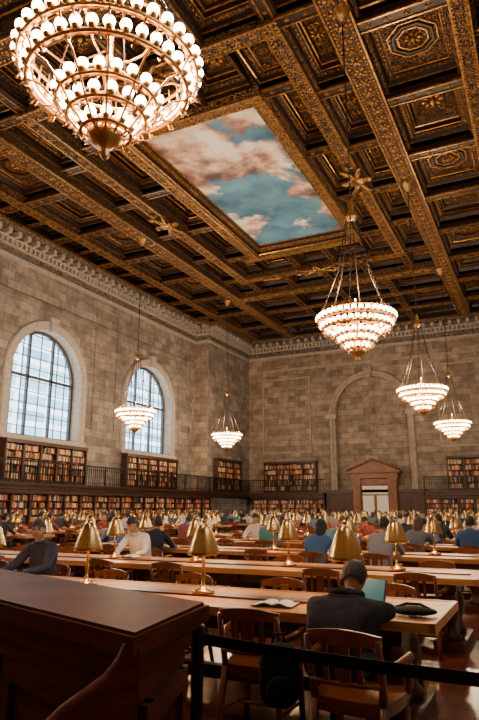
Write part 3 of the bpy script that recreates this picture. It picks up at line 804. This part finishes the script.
def person(name, lean=.1, hp=.3, yaw=0., shirt='shirt', hair='hair', long=False, mask=False, short=False, armf=.42, hood=False, big=1., drop=0., elb=.26, wrx=.15):
    """seated, facing +y, seat at z .46; table edge about y=.3, table z .76"""
    P = {}
    P['pel'] = Vector((0, -.04, .56)); P['sp'] = Vector((0, -.03+lean*.35, .76-drop*.3)); P['ch'] = Vector((0, lean, .95-drop*.7))
    P['nb'] = Vector((0, .02+lean*1.25, 1.08-drop)); P['hb'] = Vector((0, .04+lean*1.5, 1.16-drop*1.15))
    for s, k in ((-1, 'l'), (1, 'r')):
        P['sh'+k] = Vector((s*.175*big, lean*1.1, 1.03-drop)); P['el'+k] = Vector((s*elb, lean+.17, .83))
        P['wr'+k] = Vector((s*wrx, armf+(.06 if s > 0 else 0), .80))
        P['hi'+k] = Vector((s*.1, .03, .54)); P['kn'+k] = Vector((s*.13, .42, .54)); P['an'+k] = Vector((s*.13, .40, .1)); P['to'+k] = Vector((s*.14, .54, .045))
    rad = dict(pel=.155, sp=.15*big, ch=.165*big, nb=.085, hb=.056, shl=.085, shr=.085, ell=.052, elr=.052, wrl=.033, wrr=.033,
               hil=.105, hir=.105, knl=.068, knr=.068, anl=.045, anr=.045, tol=.036, tor=.036)
    keys = list(P.keys()); idx = {k: i for i, k in enumerate(keys)}
    bones = [('pel','sp',shirt),('sp','ch',shirt),('ch','nb',shirt),('nb','hb','skin')]
    for k in 'lr':
        bones += [('ch','sh'+k,shirt),('sh'+k,'el'+k,shirt),('el'+k,'wr'+k,'skin' if short else shirt),('pel','hi'+k,'pants'),('hi'+k,'kn'+k,'pants'),('kn'+k,'an'+k,'pants'),('an'+k,'to'+k,'shoe')]
    vs, fs = skin([(P[k].x, P[k].y*YS, P[k].z) for k in keys], [(idx[a], idx[b2]) for a, b2, _ in bones], [rad[k] for k in keys], 2)
    vs = [Vector((v.x, v.y/YS, v.z)) for v in vs]
    mb = MB(); groups = {}
    for f in fs:
        c = sum((vs[i] for i in f), Vector())/len(f)
        best = min(bones, key=lambda q: segd(c, P[q[0]], P[q[1]]) - .7*min(rad[q[0]], rad[q[1]]))
        m_ = best[2]
        if m_ == 'skin' and best[0] == 'nb' and c.z < P['nb'].z+.035: m_ = shirt
        groups.setdefault(m_, []).append(f)
    mb.v += [tuple(v) for v in vs]
    for m_, fl_ in groups.items():
        i = mb.mi(m_)
        for f in fl_: mb.f.append(f); mb.m.append(i); mb.sm.append(True)
    head(mb, P['hb']+Vector((0, .025+.06*math.sin(hp), .085-.03*max(0, hp-.6))), hp, yaw, hair, long, mask)
    for s, k in ((-1, 'l'), (1, 'r')):
        dr = Vector((-s*.35, 1, -.05)); hand(mb, P['wr'+k]+Vector((0, 0, -.005)), dr, s)
    if hood:
        mb.sph(P['nb']+Vector((0, -.08, .0)), (.14, .07, .075), 18, 12, shirt, Matrix.Rotation(-.6, 3, 'X'))
        mb.tube([P['nb']+Vector((.1*math.sin(t), -.02+.085*-math.cos(t), .045+.02*math.cos(t))) for t in [(-1+2*i/12)*2.4 for i in range(13)]], .026, 8, shirt)
    return mb.mesh(name)
V = [person('seated_reader', .06, .35, 0), person('seated_reader', .14, .55, .2, long=True, drop=.04), person('seated_reader', .02, .15, -.4, short=True),
     person('seated_reader', .16, .6, -.2, drop=.07), person('seated_reader', .0, .1, .5, hair='hairdk')]
hero = person('seated_man', .27, .85, -.05, 'hoodie', 'hairdk', hood=True, big=1.24, drop=.19, armf=.5, elb=.27, wrx=.10)
blue = person('seated_man', .08, .45, .45, 'blueshirt', 'hair', mask=True, short=True)
white = person('seated_man', .14, .5, -.3, 'whiteshirt', 'hairdk')
grey = person('seated_man', .1, .3, .1, 'greyshirt', 'hairdk')

# ---------------------------------------------------------------- populate
cols = [-.75, -12.75]
for r in range(14):
    y = 4.4+2.8*r
    for ci, x0 in enumerate(cols):
        put(tbm, 'reading_table', (x0, y, 0))
        for k in range(6):
            lx = x0-.95-1.4*k if r else x0-.74-1.3*k
            o = put(lampm, 'desk_lamp', (lx, y+TW/2, .775), R.uniform(0, 3))
            if r < 8:
                l = bpy.data.lights.new('desk_bulb', 'POINT'); l.energy = 17; l.color = (1, .58, .26); l.shadow_soft_size = .04
                lo = bpy.data.objects.new('desk_bulb', l); scene.collection.objects.link(lo); lo.parent = o; lo.location = (0, 0, .33)
        nch = 8
        for side in (0, 1):
            for k in range(nch):
                cx = x0-.6-1.03*k
                near = (r == 0 and ci == 0 and side == 0)
                if near:
                    if k == 0: continue
                    cx = x0-1.17-1.05*(k-1)
                occ = R.random() < ((.30 if side == 0 else .22) if r > 0 else .0)
                who = None
                if (r, ci, side) == (0, 0, 1) and k in (4, 5): occ = True; who = blue if k == 5 else V[4]
                elif (r, ci, side) == (1, 0, 1) and k == 5: occ = True; who = white; cx = -6.0
                elif (r, ci, side) == (1, 0, 1) and k == 4: continue
                elif (r, ci, side) == (2, 0, 0) and k == 1: occ = True; who = grey
                elif (r, ci, side) == (1, 0, 0): occ = False
                elif (r, ci, side) in ((1, 0, 1), (0, 0, 1)) and k < 4: occ = False
                if r < 3 and not occ and not near and R.random() < .25: continue
                off = (.27 if occ else .03)+R.uniform(-.03, .05)
                rz = R.uniform(-.12, .12)
                if near: off = .12
                if side == 0: py, ang = y-off, rz
                else: py, ang = y+TW+off, pi+rz
                put(chairm, 'library_chair', (cx, py, 0), ang)
                if occ:
                    me = who or R.choice(V)
                    put(me, 'seated_man' if who and who is not V[4] else 'seated_reader', (cx, py, 0), ang)
                if occ or (R.random() < .08 and not near and r > 0):
                    ty = y+.27 if side == 0 else y+TW-.27
                    if min(abs(cx-(x0-(.95 if r else .74)-(1.4 if r else 1.3)*q_)) for q_ in range(6)) < .3: cx += .18
                    q = R.random()
                    if q < .2 and r > 0: put(lapm, 'laptop', (cx, ty-.03 if side == 0 else ty+.03, .767), ang)
                    elif q < .7: put(bookm, 'open_book', (cx, ty, .767), ang)
                    else: put(pam, 'paper_sheets', (cx+.05, ty, .767), ang)
# hero man on his chair
put(chairm, 'library_chair', (-1.10, 3.84, 0), -.08)
put(hero, 'seated_man', (-1.30, 3.93, 0), -.04)
put(lapm, 'laptop', (-1.36, 4.80, .767), -.2)
bg = MB()
bg.sph((0,0,.03), (.17,.11,.03), 16, 8, 'black'); bg.tube([(-.12,.0,.045),(-.05,.03,.07),(.05,.03,.07),(.12,0,.045)], .01, 6, 'black')
bg.obj('black_bag', None, (-.93, 4.66, .767))
put(bookm, 'open_book', (-1.98, 4.66, .767), .1)
# backpack slung on the neighbouring chair
bp_ = MB()
def sq(p):
    f = lambda v, r: math.copysign(abs(v/r)**.6*r, v) if r else 0
    return (f(p.x, .13), f(p.y, .08), f(p.z, .19))
bp_.sph((0,0,.2), (.13,.08,.19), 20, 14, 'black', None, sq)
bp_.sph((0,-.09,.13), (.095,.035,.09), 12, 8, 'black'); 
for s in (-1, 1): bp_.tube([(s*.07,.08,.34),(s*.08,.13,.28),(s*.08,.12,.12),(s*.07,.08,.06)], .012, 6, 'black')
bp_.tube([(-.04,.02,.38),(-.03,.02,.44),(.03,.02,.44),(.04,.02,.38)], .01, 6, 'black')
bp_.obj('backpack', None, (-1.66, 3.95, .26), .5)

# ---------------------------------------------------------------- foreground counter and bench
A = Vector((-1.11, 1.57, 0)); B = Vector((-1.22, 2.17, 0)); e1 = Vector((-.942, .335, 0)); nf = Vector((-.335, -.942, 0))
D_ = A+e1*4.5; E_ = B+e1*4.5
cn = MB()
def inset_poly(o_): 
    a = A + e1*o_ - nf*o_; b2 = B + e1*o_ + nf*o_; return [(p.x, p.y) for p in (a, b2, E_+nf*o_, D_-nf*o_)]
cn.prism(inset_poly(.05), .0, 1.06, 'walnut')
cn.prism(inset_poly(.02), .0, .14, 'walnut'); cn.prism(inset_poly(.03), 1.0, 1.06, 'walnut')
cn.prism(inset_poly(.01), 1.06, 1.085, 'walnut'); cn.prism(inset_poly(-.015), 1.085, 1.14, 'walnut'); cn.prism(inset_poly(0), 1.14, 1.15, 'walnut')
def panel(P, Q, nrm, z0, z1, t=.07):
    d_ = (Q-P); l = d_.length; d_.normalize(); up = Vector((0,0,1))
    mid = (P+Q)/2
    for z in (z0, z1): cn.obox(mid+up*z+nrm*.012, d_*l/2, nrm*.014, up*t/2, 'walnut')
    for p in (P, Q): cn.obox(p+up*(z0+z1)/2+nrm*.012, d_*t/2, nrm*.0135, up*((z1-z0)/2+t/2), 'walnut')
    cn.obox(mid+up*(z0+z1)/2+nrm*.004, d_*(l/2-.1), nrm*.008, up*((z1-z0)/2-.1), 'walnut')
ab_ = (B-A).normalized(); nr = Vector((ab_.y, -ab_.x, 0))
a1 = A+e1*.05-nf*.05; b1 = B+e1*.05+nf*.05
panel(a1+ab_*.05, b1-ab_*.05, nr, .25, .9)
for k in range(5):
    p = a1+e1*(.1+k*.85); panel(p, p+e1*.72, nf, .25, .9)
cn.obj('service_counter')
bn = MB()
def bench_end(off):
    o_ = A+e1*off-nf*.02; prof = [(0,0),(.47,0),(.47,.45),(.45,.62),(.41,.75),(.35,.85),(.28,.92),(.21,.965),(.14,.995),(.08,1.02),(.035,1.06),(.01,1.10),(0,1.11)]
    vs = [o_+nf*d2+Vector((0,0,z)) for d2, z in prof]+[o_+e1*.05+nf*d2+Vector((0,0,z)) for d2, z in prof]; n_ = len(prof)
    bn.add(vs, [tuple(range(n_)), tuple(range(2*n_-1, n_-1, -1))]+[(i, (i+1) % n_, n_+(i+1) % n_, n_+i) for i in range(n_)], 'walnut')
    bn.tube([o_+e1*.025+nf*(d2+.004)+Vector((0,0,z+.004)) for d2, z in prof[2:]], .028, 8, 'walnut')
bench_end(.0); bench_end(3.2)
c0 = A+e1*1.62+nf*.22
bn.obox(c0+Vector((0,0,.43)), e1*1.58, nf*.21, Vector((0,0,.025)), 'walnut')
bn.obox(c0+nf*.15+Vector((0,0,.3)), e1*1.58, nf*.02, Vector((0,0,.1)), 'walnut')
bn.obj('wooden_bench')

# stanchions with belt
def stanchion(x, y):
    s = MB(); s.lathe([(0,0),(.17,0),(.17,.02),(.06,.05),(.03,.06),(.03,.86),(.036,.865),(.036,.95),(.03,.96),(0,.965)], 20, (0,0,0), 'iron'); return s
for (x, y) in ((-1.56, 2.72), (.9, 2.62)): stanchion(x, y).obj('stanchion_post', None, (x, y, 0))
s = MB()
n_ = 12
vs = []; fs = []
for i in range(n_+1):
    t = i/n_; x = -1.53+2.39*t; y = 2.72-.1*t; z = .9-.03*4*t*(1-t)
    vs += [(x, y-.003, z-.028), (x, y-.003, z+.022), (x, y+.003, z+.022), (x, y+.003, z-.028)]
for i in range(n_):
    for j in range(4): fs.append((i*4+j, i*4+(j+1) % 4, i*4+4+(j+1) % 4, i*4+4+j))
s.add(vs, fs, 'black'); s.obj('barrier_belt')

# ---------------------------------------------------------------- outside
fb = MB(); fb.box(-72, -55, 30, 110, -10, 60, 'facade'); fb.obj('office_building')

# ---------------------------------------------------------------- lights / world
w = bpy.data.worlds.new('sky'); scene.world = w; w.use_nodes = True
bgn = w.node_tree.nodes['Background']; bgn.inputs[0].default_value = (.82, .91, 1, 1); bgn.inputs[1].default_value = 6.5
for to, sgn in ((toL, 1), (toR, -1)):
    for c in WC:
        l = bpy.data.lights.new('window_portal', 'AREA'); l.shape = 'RECTANGLE'; l.size = 5.9; l.size_y = 5.2
        l.cycles.is_portal = True
        o = bpy.data.objects.new('window_portal', l); scene.collection.objects.link(o)
        o.location = to(c, .9, (SILL+SPR+WR)/2); o.rotation_euler = (0, -sgn*pi/2, 0)

# ---------------------------------------------------------------- camera
cam = bpy.data.cameras.new('camera'); co = bpy.data.objects.new('camera', cam); scene.collection.objects.link(co)
co.location = (0, 0, 1.5); co.rotation_euler = (math.radians(90+13.66), 0, math.radians(26.2))
cam.sensor_width = 36; cam.lens = 36*609/720; cam.clip_start = .05; cam.clip_end = 500
scene.camera = co
